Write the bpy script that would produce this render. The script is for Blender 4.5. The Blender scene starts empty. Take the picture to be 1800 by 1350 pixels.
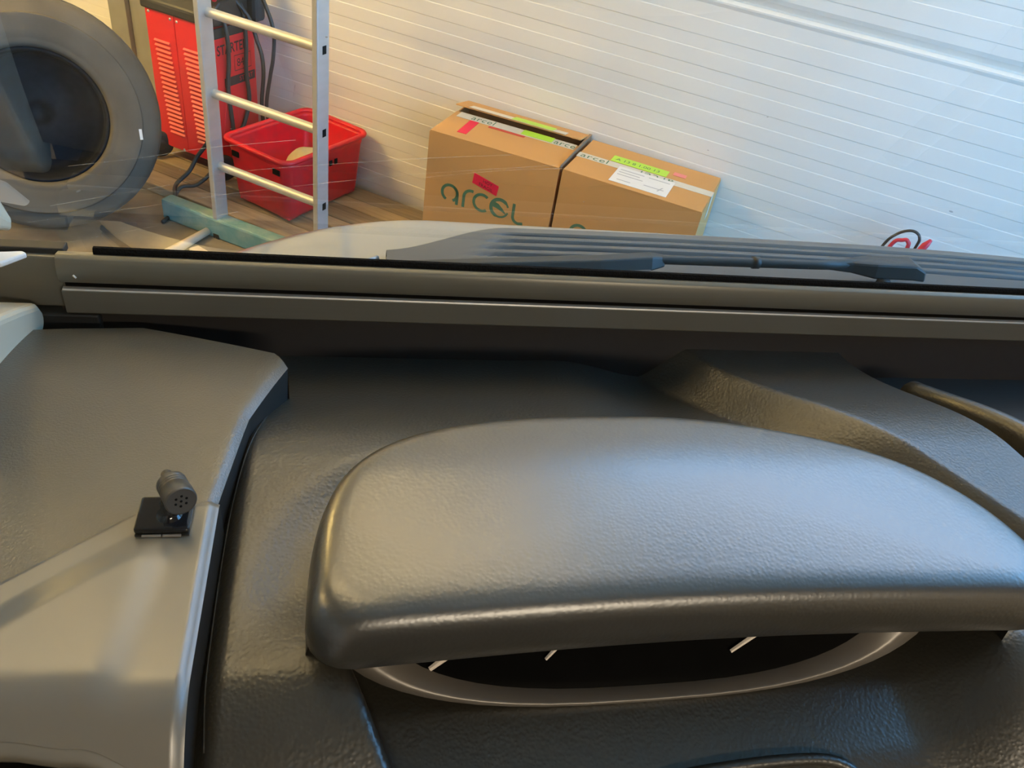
import bpy, bmesh, math, random
from mathutils import Vector, Matrix, noise
random.seed(7)
S = bpy.context.scene
COL = S.collection
R = math.radians
PI = math.pi

# ------------------------------------------------------------------ camera
CAM_H = 1.55
pitch, roll, yaw = R(38.6), R(10.5), R(-19.2)
fw = Vector((math.sin(yaw)*math.cos(pitch), math.cos(yaw)*math.cos(pitch), -math.sin(pitch)))
rt0 = Vector((math.cos(yaw), -math.sin(yaw), 0))
dn0 = fw.cross(rt0)
rt = rt0*math.cos(roll) - dn0*math.sin(roll)
dn = rt0*math.sin(roll) + dn0*math.cos(roll)
cd = bpy.data.cameras.new('camera'); cam = bpy.data.objects.new('camera', cd); COL.objects.link(cam)
cd.sensor_width = 36; cd.lens = 36*1400/1800; cd.clip_start = 0.01; cd.clip_end = 100
m3 = Matrix((rt, -dn, -fw)).transposed()
cam.matrix_world = Matrix.Translation((0, 0, CAM_H)) @ m3.to_4x4()
S.camera = cam

# ------------------------------------------------------------------ world (overcast daylight outside the open right side)
W = bpy.data.worlds.new('world'); S.world = W; W.use_nodes = True
bg = W.node_tree.nodes['Background']
bg.inputs['Color'].default_value = (0.17, 0.50, 1.0, 1)
bg.inputs['Strength'].default_value = 13.0
S.view_settings.view_transform = 'Standard'
S.view_settings.look = 'None'
S.view_settings.gamma = 1.0
S.view_settings.use_curve_mapping = False
S.view_settings.exposure = 0.0

# ------------------------------------------------------------------ materials
def mat(name, col, rough=0.5, metal=0.0, spec=0.5, bump=None, vary=None, coat=0.0, emit=None, coat_r=.06):
    """bump=(kind, scale, strength, distance); vary=(scale, amount, second colour)"""
    m = bpy.data.materials.new(name); m.use_nodes = True
    nt = m.node_tree; n = nt.nodes; b = n['Principled BSDF']
    b.inputs['Base Color'].default_value = (*col, 1)
    b.inputs['Roughness'].default_value = rough
    b.inputs['Metallic'].default_value = metal
    b.inputs['Specular IOR Level'].default_value = spec
    b.inputs['Coat Weight'].default_value = coat
    b.inputs['Coat Roughness'].default_value = coat_r
    if emit:
        b.inputs['Emission Color'].default_value = (*emit[0], 1); b.inputs['Emission Strength'].default_value = emit[1]
    tc = n.new('ShaderNodeTexCoord')
    if bump:
        kind, sc, st, dist = bump
        if kind == 'leather':
            t = n.new('ShaderNodeTexVoronoi'); t.feature = 'SMOOTH_F1'; t.inputs['Scale'].default_value = sc
            t.inputs['Randomness'].default_value = 0.9; out = t.outputs['Distance']
        else:
            t = n.new('ShaderNodeTexNoise'); t.inputs['Scale'].default_value = sc; t.inputs['Detail'].default_value = 5
            out = t.outputs['Fac']
        nt.links.new(tc.outputs['Object'], t.inputs['Vector'])
        bn = n.new('ShaderNodeBump'); bn.inputs['Strength'].default_value = st; bn.inputs['Distance'].default_value = dist
        bn.invert = kind == 'leather'
        nt.links.new(out, bn.inputs['Height']); nt.links.new(bn.outputs['Normal'], b.inputs['Normal'])
    if vary:
        sc, amt, c2 = vary
        t = n.new('ShaderNodeTexNoise'); t.inputs['Detail'].default_value = 6
        if isinstance(sc, tuple):
            mp = n.new('ShaderNodeMapping'); mp.inputs['Scale'].default_value = sc
            nt.links.new(tc.outputs['Object'], mp.inputs['Vector']); nt.links.new(mp.outputs['Vector'], t.inputs['Vector'])
            t.inputs['Scale'].default_value = 1
        else:
            t.inputs['Scale'].default_value = sc; nt.links.new(tc.outputs['Object'], t.inputs['Vector'])
        cr = n.new('ShaderNodeValToRGB')
        cr.color_ramp.elements[0].position = 0.5-amt; cr.color_ramp.elements[1].position = 0.5+amt
        cr.color_ramp.elements[0].color = (*col, 1); cr.color_ramp.elements[1].color = (*c2, 1)
        nt.links.new(t.outputs['Fac'], cr.inputs['Fac']); nt.links.new(cr.outputs['Color'], b.inputs['Base Color'])
    return m

M = {}
M['wall'] = mat('white_panel', (.80, .78, .72), .45, bump=('noise', 60, .04, .002), vary=(3, .3, (.76, .74, .68)))
def scuffs(m):
    nt = m.node_tree; n = nt.nodes; b = n['Principled BSDF']; src = b.inputs['Base Color'].links[0].from_socket
    tc = n.new('ShaderNodeTexCoord'); mp = n.new('ShaderNodeMapping'); mp.inputs['Rotation'].default_value = (0, R(35), 0); mp.inputs['Scale'].default_value = (3.4, 3.4, 9)
    nt.links.new(tc.outputs['Object'], mp.inputs['Vector'])
    vo = n.new('ShaderNodeTexVoronoi'); vo.inputs['Scale'].default_value = 1.6; nt.links.new(mp.outputs['Vector'], vo.inputs['Vector'])
    ns = n.new('ShaderNodeTexNoise'); ns.inputs['Scale'].default_value = 40; nt.links.new(tc.outputs['Object'], ns.inputs['Vector'])
    ad = n.new('ShaderNodeMath'); ad.operation = 'MULTIPLY_ADD'; ad.inputs[1].default_value = .09; ad.inputs[2].default_value = -.015
    nt.links.new(ns.outputs['Fac'], ad.inputs[0])
    lt = n.new('ShaderNodeMath'); lt.operation = 'LESS_THAN'; nt.links.new(vo.outputs['Distance'], lt.inputs[0]); nt.links.new(ad.outputs[0], lt.inputs[1])
    fc = n.new('ShaderNodeMath'); fc.operation = 'MULTIPLY'; fc.inputs[1].default_value = .55; nt.links.new(lt.outputs[0], fc.inputs[0])
    mx = n.new('ShaderNodeMix'); mx.data_type = 'RGBA'; nt.links.new(fc.outputs[0], mx.inputs['Factor']); nt.links.new(src, mx.inputs[6]); mx.inputs[7].default_value = (.16, .15, .15, 1)
    nt.links.new(mx.outputs[2], b.inputs['Base Color'])
scuffs(M['wall'])
M['wall_plain'] = mat('painted_wall', (.42, .38, .30), .8, vary=(2, .3, (.36, .33, .27)))
M['ceil'] = mat('ceiling_paint', (.48, .44, .36), .8, vary=(2, .3, (.44, .40, .33)))
M['floor'] = mat('concrete', (.12, .095, .065), .7, bump=('noise', 40, .3, .004), vary=(6, .22, (.30, .24, .17)))
M['wood'] = mat('old_wood', (.30, .215, .12), .75, bump=('noise', 50, .3, .002), vary=((3, 60, 60), .25, (.46, .35, .22)))
M['wood_d'] = mat('old_wood_dark', (.16, .115, .07), .75, bump=('noise', 50, .3, .002), vary=((3, 60, 60), .25, (.33, .25, .16)))
M['wood_o'] = mat('orange_wood', (.42, .24, .09), .7, vary=((4, 40, 40), .25, (.50, .31, .14)))
M['teal'] = mat('teal_paint', (.13, .29, .29), .55, bump=('noise', 60, .2, .002), vary=(18, .12, (.24, .36, .33)))
M['pale'] = mat('pale_wood', (.55, .43, .30), .7, vary=((30, 5, 30), .25, (.65, .55, .42)))
M['steel'] = mat('galvanised_steel', (.36, .36, .32), .5, metal=.35, vary=(10, .25, (.28, .28, .25)))
M['alu'] = mat('aluminium', (.62, .61, .58), .5, metal=.6, vary=((12, 12, 60), .3, (.55, .54, .51)))
M['black'] = mat('black_hole', (.006, .006, .006), .9, spec=.1)
M['red_metal'] = mat('red_paint', (.76, .018, .022), .38, vary=(20, .3, (.70, .02, .025)))
M['red_l'] = mat('red_louver', (.85, .10, .075), .35, vary=(40, .3, (.78, .08, .06)))
M['red_plastic'] = mat('red_plastic', (.72, .008, .02), .42, bump=('noise', 40, .15, .003), vary=(25, .13, (.58, .02, .03)))
M['blk_plastic'] = mat('black_plastic', (.022, .021, .018), .5, vary=(30, .3, (.03, .029, .025)))
M['cable'] = mat('cable_rubber', (.03, .03, .026), .45, vary=(60, .3, (.04, .04, .035)))
M['screw'] = mat('screw_zinc', (.6, .55, .5), .35, metal=.8, vary=(200, .3, (.5, .47, .42)))
M['ink'] = mat('black_print', (.03, .012, .012), .6, vary=(80, .3, (.04, .02, .02)))
M['tyre'] = mat('tyre_rubber', (.085, .073, .056), .7, spec=.3, bump=('noise', 30, .2, .003), vary=(7, .2, (.13, .113, .088)))
M['rimdark'] = mat('dark_rim', (.004, .005, .009), .7, spec=.15, vary=(40, .3, (.014, .016, .022)))
M['blue_d'] = mat('dark_blue_plastic', (.008, .014, .05), .4, vary=(8, .3, (.012, .02, .06)))
M['card'] = mat('cardboard', (.62, .32, .105), .75, bump=('noise', 120, .06, .001), vary=(5, .3, (.58, .30, .095)))
M['card_e'] = mat('cardboard_edge', (.28, .17, .09), .85, vary=(60, .3, (.35, .22, .12)))
M['green_p'] = mat('green_print', (.055, .16, .09), .65, vary=(60, .3, (.08, .19, .11)))
M['red_st'] = mat('red_sticker', (.85, .01, .055), .45, vary=(50, .3, (.80, .015, .06)))
M['red_bar'] = mat('red_stripe', (.62, .06, .035), .6, vary=(50, .3, (.55, .06, .035)))
M['pink_st'] = mat('pink_sticker', (.85, .25, .22), .5, vary=(50, .3, (.80, .22, .2)))
M['lime'] = mat('lime_sticker', (.50, .80, .06), .5, vary=(40, .3, (.46, .75, .06)))
M['tape'] = mat('white_tape', (.74, .68, .56), .35, vary=(40, .3, (.66, .60, .48)))
M['paper'] = mat('white_paper', (.84, .82, .78), .7, vary=(40, .3, (.80, .78, .74)))
M['grey_print'] = mat('grey_print', (.45, .45, .44), .7, vary=(60, .3, (.5, .5, .49)))
M['buoy'] = mat('beige_plastic', (.42, .37, .22), .55, bump=('noise', 30, .2, .003), vary=(18, .2, (.50, .44, .29)))
M['red_cab'] = mat('red_insulation', (.75, .03, .06), .4, vary=(50, .3, (.7, .03, .05)))
# van
M['paint'] = mat('grey_car_paint', (.33, .335, .32), .30, metal=.25, coat=.8, vary=(400, .3, (.35, .355, .34)))
M['cowl'] = mat('grey_cowl_plastic', (.115, .115, .108), .48, bump=('noise', 400, .1, .0006), vary=(30, .3, (.13, .13, .122)))
M['wiper'] = mat('wiper_black', (.05, .048, .04), .5, vary=(60, .3, (.06, .058, .05)))
M['rail'] = mat('anodised_rail', (.16, .15, .118), .38, metal=.3, bump=('noise', 900, .03, .0003), vary=((2, 300, 300), .3, (.17, .16, .128)))
M['felt'] = mat('black_felt', (.006, .006, .006), .95, spec=.05, bump=('noise', 600, .8, .002), vary=(300, .3, (.012, .011, .01)))
M['cass'] = mat('dark_cassette', (.018, .015, .014), .55, vary=(100, .3, (.021, .018, .016)))
M['dash'] = mat('dash_leather', (.028, .025, .019), 0.38, spec=.75, bump=('leather', 430, .26, .0010), vary=(9, .3, (.032, .029, .022)))
M['hood'] = mat('hood_leather', (.028, .026, .021), 0.34, spec=1.0, coat=.7, coat_r=.38, bump=('leather', 430, .16, .0009), vary=(9, .3, (.031, .029, .024)))
M['corner'] = mat('corner_leather', (.06, .053, .040), 0.34, spec=.9, bump=('noise', 620, .26, .0014), vary=(9, .3, (.066, .059, .045)))
M['trimp'] = mat('smooth_trim', (.13, .113, .083), 0.36, spec=1.0, bump=('noise', 900, .05, .0003), vary=(8, .3, (.14, .122, .092)))
M['gap'] = mat('rubber_gap', (.012, .012, .011), .6, vary=(60, .3, (.015, .015, .014)))
M['gloss'] = mat('gloss_black', (.012, .012, .013), .07, spec=.6, vary=(60, .3, (.014, .014, .015)))
M['lens'] = mat('dial_glass', (.003, .003, .003), .3, spec=.03, vary=(60, .3, (.004, .004, .004)))
M['mic'] = mat('mic_plastic', (.06, .055, .048), .36, bump=('noise', 1500, .08, .0002), vary=(100, .3, (.066, .06, .052)))
M['bezel'] = mat('bezel_grey', (.13, .115, .10), .35, metal=.2, vary=(60, .3, (.145, .13, .11)))
M['needle'] = mat('needle_white', (.9, .8, .7), .3, vary=(60, .3, (.88, .78, .68)))
M['cream'] = mat('cream_plastic', (.50, .44, .33), .55, spec=.3, bump=('noise', 800, .05, .0004), vary=(10, .3, (.47, .42, .31)))
M['white_p'] = mat('white_plastic', (.82, .81, .78), .4, vary=(10, .3, (.79, .78, .75)))
M['lining'] = mat('headliner_fabric', (.50, .47, .42), .9, vary=(30, .3, (.46, .43, .38)))
M['cab_fill'] = mat('fill_lamp_diffuser', (1, .95, .85), .5, emit=((1, .84, .62), 85), vary=(5, .3, (1, .95, .85)))  # glow of the added cabin lamp
M['fill_tube_dim'] = mat('dim_fill_tube', (1, .9, .7), .5, emit=((1, .74, .38), 36), vary=(5, .3, (1, .9, .7)))  # glow levels of the added hanging tubes start here
M['fill_tube_mid'] = mat('mid_fill_tube', (1, .9, .7), .5, emit=((1, .68, .26), 85), vary=(5, .3, (1, .9, .7)))
M['fill_tube_faint'] = mat('faint_fill_tube', (1, .9, .7), .5, emit=((1, .72, .45), 18), vary=(5, .3, (1, .9, .7)))
M['tube'] = mat('bright_fill_tube', (1, .9, .7), .5, emit=((1, .66, .20), 235), vary=(5, .3, (1, .9, .7)))

def glass_mat():
    m = bpy.data.materials.new('windscreen_glass'); m.use_nodes = True
    nt = m.node_tree; n = nt.nodes; n.remove(n['Principled BSDF']); out = n['Material Output']
    tr = n.new('ShaderNodeBsdfTransparent'); tr.inputs['Color'].default_value = (.93, .955, .94, 1)
    gl = n.new('ShaderNodeBsdfGlossy'); gl.inputs['Roughness'].default_value = 0.0
    lw = n.new('ShaderNodeLayerWeight'); lw.inputs['Blend'].default_value = .5
    pw = n.new('ShaderNodeMath'); pw.operation = 'POWER'; pw.inputs[1].default_value = 5
    nt.links.new(lw.outputs['Facing'], pw.inputs[0])
    fr = n.new('ShaderNodeMath'); fr.operation = 'MULTIPLY_ADD'; fr.inputs[1].default_value = .9; fr.inputs[2].default_value = .075; fr.use_clamp = True
    nt.links.new(pw.outputs[0], fr.inputs[0])
    mx = n.new('ShaderNodeMixShader')
    nt.links.new(fr.outputs[0], mx.inputs[0]); nt.links.new(tr.outputs[0], mx.inputs[1]); nt.links.new(gl.outputs[0], mx.inputs[2])
    # dust specks and thin film of dirt
    tc = n.new('ShaderNodeTexCoord'); vo = n.new('ShaderNodeTexVoronoi'); vo.inputs['Scale'].default_value = 55
    nt.links.new(tc.outputs['Object'], vo.inputs['Vector'])
    lt = n.new('ShaderNodeMath'); lt.operation = 'LESS_THAN'; lt.inputs[1].default_value = .035
    nt.links.new(vo.outputs['Distance'], lt.inputs[0])
    wn = n.new('ShaderNodeSeparateColor'); nt.links.new(vo.outputs['Color'], wn.inputs[0])
    g2 = n.new('ShaderNodeMath'); g2.operation = 'GREATER_THAN'; g2.inputs[1].default_value = .62
    nt.links.new(wn.outputs[0], g2.inputs[0])
    mu = n.new('ShaderNodeMath'); mu.operation = 'MULTIPLY'
    nt.links.new(lt.outputs[0], mu.inputs[0]); nt.links.new(g2.outputs[0], mu.inputs[1])
    m2 = n.new('ShaderNodeMath'); m2.operation = 'MULTIPLY_ADD'; m2.inputs[1].default_value = .6; m2.inputs[2].default_value = .006
    nt.links.new(mu.outputs[0], m2.inputs[0])
    df = n.new('ShaderNodeBsdfDiffuse'); df.inputs['Color'].default_value = (.8, .76, .66, 1)
    mx2 = n.new('ShaderNodeMixShader')
    nt.links.new(m2.outputs[0], mx2.inputs[0]); nt.links.new(mx.outputs[0], mx2.inputs[1]); nt.links.new(df.outputs[0], mx2.inputs[2])
    nt.links.new(mx2.outputs[0], out.inputs['Surface'])
    return m
M['glass'] = glass_mat()
def scratch_mat():
    m = bpy.data.materials.new('glass_scratch'); m.use_nodes = True; nt = m.node_tree; n = nt.nodes; n.remove(n['Principled BSDF'])
    tr = n.new('ShaderNodeBsdfTransparent'); df = n.new('ShaderNodeBsdfTranslucent'); df.inputs['Color'].default_value = (.9, .85, .75, 1)
    ns = n.new('ShaderNodeTexNoise'); ns.inputs['Scale'].default_value = 30; tc = n.new('ShaderNodeTexCoord'); nt.links.new(tc.outputs['Object'], ns.inputs['Vector'])
    mu = n.new('ShaderNodeMath'); mu.operation = 'MULTIPLY'; mu.inputs[1].default_value = .5; nt.links.new(ns.outputs['Fac'], mu.inputs[0])
    mx = n.new('ShaderNodeMixShader'); nt.links.new(mu.outputs[0], mx.inputs[0]); nt.links.new(tr.outputs[0], mx.inputs[1]); nt.links.new(df.outputs[0], mx.inputs[2])
    nt.links.new(mx.outputs[0], n['Material Output'].inputs['Surface']); return m
M['scratch'] = scratch_mat()

# ------------------------------------------------------------------ mesh helpers
class MB:
    def __init__(s): s.v = []; s.f = []; s.sm = []
    def add(s, vs, fs, smooth=False):
        o = len(s.v); s.v += [Vector(v) for v in vs]; s.f += [[i+o for i in f] for f in fs]; s.sm += [smooth]*len(fs); return s
    def box(s, a, b, mtx=None):
        (x0, y0, z0), (x1, y1, z1) = a, b
        vs = [Vector(p) for p in ((x0,y0,z0),(x1,y0,z0),(x1,y1,z0),(x0,y1,z0),(x0,y0,z1),(x1,y0,z1),(x1,y1,z1),(x0,y1,z1))]
        if mtx: vs = [mtx @ v for v in vs]
        return s.add(vs, [[3,2,1,0],[4,5,6,7],[0,1,5,4],[1,2,6,5],[2,3,7,6],[3,0,4,7]])
    def prism(s, poly, ax, a, b, smooth=False):
        """extrude a 2-D polygon along axis ax ('x','y','z') from a to b"""
        def mk(p, t):
            return {'x': (t, p[0], p[1]), 'y': (p[0], t, p[1]), 'z': (p[0], p[1], t)}[ax]
        n = len(poly); vs = [mk(p, a) for p in poly]+[mk(p, b) for p in poly]
        fs = [[i, (i+1) % n, n+(i+1) % n, n+i] for i in range(n)]
        s.add(vs, fs, smooth); o = len(s.v)-2*n
        s.f += [[o+i for i in range(n)][::-1], [o+n+i for i in range(n)]]; s.sm += [False, False]; return s
    def rings(s, rings, cap0=False, cap1=False, closed=True, smooth=True):
        n = len(rings[0]); vs = [v for r in rings for v in r]; fs = []
        for k in range(len(rings)-1):
            for i in range(n if closed else n-1):
                j = (i+1) % n
                fs.append([k*n+i, k*n+j, (k+1)*n+j, (k+1)*n+i])
        if cap0: fs.append(list(range(n))[::-1])
        if cap1: fs.append([(len(rings)-1)*n+i for i in range(n)])
        return s.add(vs, fs, smooth)
    def tube(s, pts, r, n=8, caps=True):
        pts = [Vector(p) for p in pts]; rs = r if isinstance(r, (list, tuple)) else [r]*len(pts); rings = []
        up = None
        for i, p in enumerate(pts):
            d = (pts[min(i+1, len(pts)-1)]-pts[max(i-1, 0)]).normalized()
            if up is None: up = d.orthogonal().normalized()
            a = (up-d*up.dot(d)).normalized(); b = d.cross(a); up = a
            rings.append([p+(a*math.cos(2*PI*k/n)+b*math.sin(2*PI*k/n))*rs[i] for k in range(n)])
        return s.rings(rings, caps, caps)
    def lathe(s, prof, mtx, n=32, closed=False):
        """prof=[(radius, axial)], axis = local z of mtx"""
        rings = [[mtx @ Vector((r*math.cos(2*PI*k/n), r*math.sin(2*PI*k/n), z)) for k in range(n)] for r, z in prof]
        if closed: rings.append(rings[0])
        return s.rings(rings)
    def grid(s, fn, nu, nv, keep=None):
        vs = [fn(i/nu, j/nv) for j in range(nv+1) for i in range(nu+1)]
        fs = [[j*(nu+1)+i, j*(nu+1)+i+1, (j+1)*(nu+1)+i+1, (j+1)*(nu+1)+i] for j in range(nv) for i in range(nu)]
        return s.add(vs, fs, True)
    def mesh(s, name, origin=(0, 0, 0)):
        me = bpy.data.meshes.new(name); o = Vector(origin)
        me.from_pydata([v-o for v in s.v], [], s.f); me.polygons.foreach_set('use_smooth', s.sm); me.update()
        bm = bmesh.new(); bm.from_mesh(me); bmesh.ops.remove_doubles(bm, verts=bm.verts, dist=1e-6)
        bmesh.ops.recalc_face_normals(bm, faces=bm.faces); bm.to_mesh(me); bm.free()
        return me
    def build(s, name, m, parent=None, origin=(0, 0, 0), bevel=0, seg=2, recalc=True):
        me = s.mesh(name, origin); o = bpy.data.objects.new(name, me); COL.objects.link(o)
        me.materials.append(M[m])
        if parent: o.parent = parent
        if bevel:
            b = o.modifiers.new('bevel', 'BEVEL'); b.width = bevel; b.segments = seg; b.limit_method = 'ANGLE'; b.angle_limit = R(35)
            b.harden_normals = False
        return o

def tag(o, label, cat, group=None, kind=None):
    if label: o['label'] = label
    if cat: o['category'] = cat
    if group: o['group'] = group
    if kind: o['kind'] = kind
    return o
def empty(name, loc=(0, 0, 0), rz=0, label=None, cat=None, group=None, kind=None):
    o = bpy.data.objects.new(name, None); COL.objects.link(o); o.location = loc; o.rotation_euler = (0, 0, rz)
    o.empty_display_size = .05
    return tag(o, label, cat, group, kind)
def text_mesh(mb, s, size, fn, spacing=1.0, bold=0.0):
    """add the glyphs of s to mb; fn maps text-plane (u,v) to a 3-D point"""
    c = bpy.data.curves.new('t', 'FONT'); c.body = s; c.size = size; c.space_character = spacing; c.offset = bold; c.resolution_u = 3
    o = bpy.data.objects.new('t', c); COL.objects.link(o)
    bpy.context.view_layer.update()
    me = bpy.data.meshes.new_from_object(o.evaluated_get(bpy.context.evaluated_depsgraph_get()))
    mb.add([fn(v.co.x, v.co.y) for v in me.vertices], [list(p.vertices) for p in me.polygons])
    bpy.data.objects.remove(o); bpy.data.curves.remove(c); bpy.data.meshes.remove(me)
def ribbon(mb, pts, w, fn):
    """flat stroke of width w (or list) through 2-D points"""
    pts = [Vector(p) for p in pts]; n = len(pts); ws = w if isinstance(w, list) else [w]*n; L = []; Rr = []
    for i, p in enumerate(pts):
        d = (pts[min(i+1, n-1)]-pts[max(i-1, 0)]).normalized(); q = Vector((-d.y, d.x))*ws[i]/2
        L.append(fn(*(p+q))); Rr.append(fn(*(p-q)))
    mb.add(L+Rr, [[i, i+1, n+i+1, n+i] for i in range(n-1)])
def arc(cx, cy, r, a0, a1, n=18, ry=None):
    return [(cx+r*math.cos(R(a0+(a1-a0)*k/n)), cy+(ry or r)*math.sin(R(a0+(a1-a0)*k/n))) for k in range(n+1)]
def sst(a, b, x):
    t = min(1, max(0, (x-a)/(b-a))); return t*t*(3-2*t)
def lerp(a, b, t): return a+(b-a)*t
def spline(pts, n=8):
    """Catmull-Rom through pts"""
    P = [Vector(p) for p in pts]; P = [P[0]*2-P[1]]+P+[P[-1]*2-P[-2]]; out = []
    for i in range(1, len(P)-2):
        for k in range(n):
            t = k/n; a, b, c, d = P[i-1:i+3]
            out.append(.5*((2*b)+(c-a)*t+(2*a-5*b+4*c-d)*t*t+(3*b-a-3*c+d)*t**3))
    out.append(P[-2]); return out

# ================================================================== THE GARAGE
YW = 2.59
o = MB().box((-5.2, -12, -.1), (30, 12, 0)).build('floor', 'floor'); tag(o, 'dirty brown concrete garage floor', 'floor', kind='structure')
o = MB().box((-5.2, -7, 4.4), (4.6, 2.8, 4.5)).build('ceiling', 'ceil'); tag(o, 'pale garage ceiling', 'ceiling', kind='structure')  # overhang past the right opening added to cut blue sky light
o = MB().box((-5.3, -7, 0), (-5.2, 2.8, 4.4)).build('wall_left', 'wall_plain'); tag(o, 'pale side wall of the garage', 'wall', kind='structure')
o = MB().box((-5.2, -7.1, 0), (2.3, -7, 4.4)).build('wall_front', 'wall_plain'); tag(o, 'pale rear wall of the garage behind the van', 'wall', kind='structure')

# big white sectional door that closes the back of the garage: sections with shallow horizontal ribs
door = empty('door_1', (0, YW, 0), 0, 'white sectional garage door with fine horizontal ribs', 'garage door', kind='structure')
def section(z0, z1, low_joint):
    P = .0866; d = .0011; e = .0022
    pr = []
    if low_joint: pr += [(.016, z0), (.014, z0+.006), (.004, z0+.022), (0, z0+.034)]
    else: pr += [(0, z0)]
    k = math.floor((z0-.848)/P)
    z = .848+k*P
    while z < z1:
        lo, hi = z, z+.0475
        if lo > z0+.045 and hi < z1-.03: pr += [(0, lo), (-d, lo+e), (-d, hi), (0, hi+e)]
        z += P
    pr += [(0, z1-.022), (-.003, z1-.012), (-.003, z1-.007), (.016, z1)]
    mb = MB(); n = len(pr)
    mb.add([(-5.15, y, z) for y, z in pr]+[(2.25, y, z) for y, z in pr], [[i, i+1, n+i+1, n+i] for i in range(n-1)])
    zb, zt = pr[0][1], pr[-1][1]
    mb.box((-5.15, .017, zb), (2.25, .05, zt))
    return mb.build('door_section', 'wall', door)
for a, b, j in ((0, 1.046, False), (1.046, 2.085, True), (2.085, 2.45, True)): section(a, b, j)
# upper section; its right-hand row of windows is added, unseen, to brighten the hood reflection
MB().box((-5.15, 0, 2.45), (-.55, .045, 3.75)).build('door_section', 'wall', door)
MB().box((-5.15, 0, 3.754), (2.25, .045, 4.4)).build('door_section', 'wall', door)
z0, z1 = 2.454, 3.75
xs = [-.55+.70*k for k in range(5)]
for k in range(4):
    fr_ = MB()
    for a_, b_ in (((xs[k], z0), (xs[k]+.04, z1)), ((xs[k+1]-.04, z0), (xs[k+1], z1)), ((xs[k]+.04, z0), (xs[k+1]-.04, z0+.05)), ((xs[k]+.04, z1-.05), (xs[k+1]-.04, z1))):
        fr_.box((a_[0], 0, a_[1]), (b_[0], .045, b_[1]))
    wf = fr_.build('added_window_frame', 'wall', door)
    MB().add([(xs[k]+.035, .02, z0+.045), (xs[k+1]-.035, .02, z0+.045), (xs[k+1]-.035, .02, z1-.045), (xs[k]+.035, .02, z1-.045)], [[0, 1, 2, 3]]).build('added_pane', 'glass', wf)

# steel post beside the tyre
pt = empty('steel_post', (-2.77, 2.5, .16), 0, 'grey galvanised steel post standing between the tyre and the red machine', 'post')
MB().box((-.10, -.02, 0), (-.005, .06, 3.5)).build('flange', 'steel', pt, bevel=.003)
MB().box((-.003, .0, 0), (.10, .06, 3.5)).build('web', 'steel', pt, bevel=.003)
o = MB().box((-3.0, 2.40, 0), (-2.70, 2.57, .16)).build('timber_block', 'wood_o', None, (0, 0, 0), bevel=.004)
tag(o, 'orange-brown timber block under the steel post', 'timber')

# long boards along the door
py = 2.06
ws = [.095, .075, .07, .10, .08, .10]
ords = ['farthest from the white garage door', 'second from the open floor', 'third from the open floor', 'third from the white garage door', 'second from the white garage door', 'right against the foot of the white garage door']
for i, w in enumerate(ws):
    x0 = -2.62+random.uniform(-.06, .06); h = .042+random.uniform(-.006, .003)
    o = MB().box((0, 0, 0), (2.5, w-.006, h)).build('wooden_plank', 'wood' if i % 2 == 0 else 'wood_d', bevel=.004)
    o.location = (x0, py, 0); py += w-.001
    tag(o, 'long weathered wooden plank on the floor, '+ords[i], 'plank', 'planks lying along the garage door')

# teal beam, pale rod, offcut
o = MB().box((0, 0, 0), (.62, .055, .08)).build('teal_beam', 'teal', bevel=.008); o.location = (-2.135, 1.935, 0); o.rotation_euler = (0, 0, R(2))
tag(o, 'teal painted beam lying on the floor behind the ladder foot', 'beam')
o = MB().tube([(0, 0, .02), (.006, .15, .02), (0, .30, .02)], [.016, .017, .014], 10).build('wooden_stick', 'pale'); o.location = (-1.93, 1.64, 0)
tag(o, 'pale wooden stick on the floor in front of the teal beam', 'stick')
o = MB().prism([(0, 0), (.16, -.03), (.165, .01), (.01, .035)], 'z', 0, .03).build('wood_offcut', 'pale', bevel=.003); o.location = (-1.885, 1.80, 0)
tag(o, 'small wooden offcut beside the ladder foot', 'offcut')

# ---------------------------------------------------------------- truck tyres
def tyre(c, yawd, el, Rr, rr, w, label):
    a = Vector((math.cos(R(yawd))*math.cos(R(el)), math.sin(R(yawd))*math.cos(R(el)), math.sin(R(el))))
    q = a.to_track_quat('Z', 'Y'); mt = q.to_matrix().to_4x4()
    root = empty('tyre', (c[0], c[1], 0), 0, label, 'tyre')
    T = Matrix.Translation((0, 0, c[2])) @ mt
    h = w/2
    prof = [(rr, -h*.55), (rr+.006, -h*.82), (rr+.03, -h*.96), (rr+.09, -h*1.0), (Rr-.06, -h*.98), (Rr-.02, -h*.88), (Rr-.002, -h*.72), (Rr, 0),
            (Rr-.002, h*.72), (Rr-.02, h*.88), (Rr-.06, h*.98), (Rr-.062, h*.99), (Rr-.075, h*.985), (rr+.10, h), (rr+.095, h*1.012), (rr+.08, h*1.0), (rr+.05, h*.985),
            (rr+.03, h*.96), (rr+.022, h*.93), (rr+.012, h*.95), (rr+.002, h*.80), (rr, h*.55),
            (rr+.02, h*.5), (rr+.07, h*.72), (Rr-.06, h*.7), (Rr-.03, h*.3), (Rr-.03, -h*.3), (Rr-.06, -h*.7), (rr+.07, -h*.72), (rr+.02, -h*.5)]
    MB().lathe(prof, T, 72, True).build('casing', 'tyre', root)
    mb = MB()
    for k in range(3):
        z = (-.45+.45*k)*h
        mb.lathe([(Rr+.0005, z-.006), (Rr+.004, z-.005), (Rr+.004, z+.005), (Rr+.0005, z+.006)], T, 72)
    mb.build('tread_rib', 'tyre', root)
    return root, T
t1, T1 = tyre((-2.388, 1.724, .379), -40, 17, .36, .205, .24, 'worn black tyre on a dark rim leaning at the left, white tag on its sidewall')
lb = MB().box((-.0045, -.017, 0), (.0045, .017, .002)).build('tyre_label', 'paper', t1); tag(lb, 'small white paper tag', None)
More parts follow.
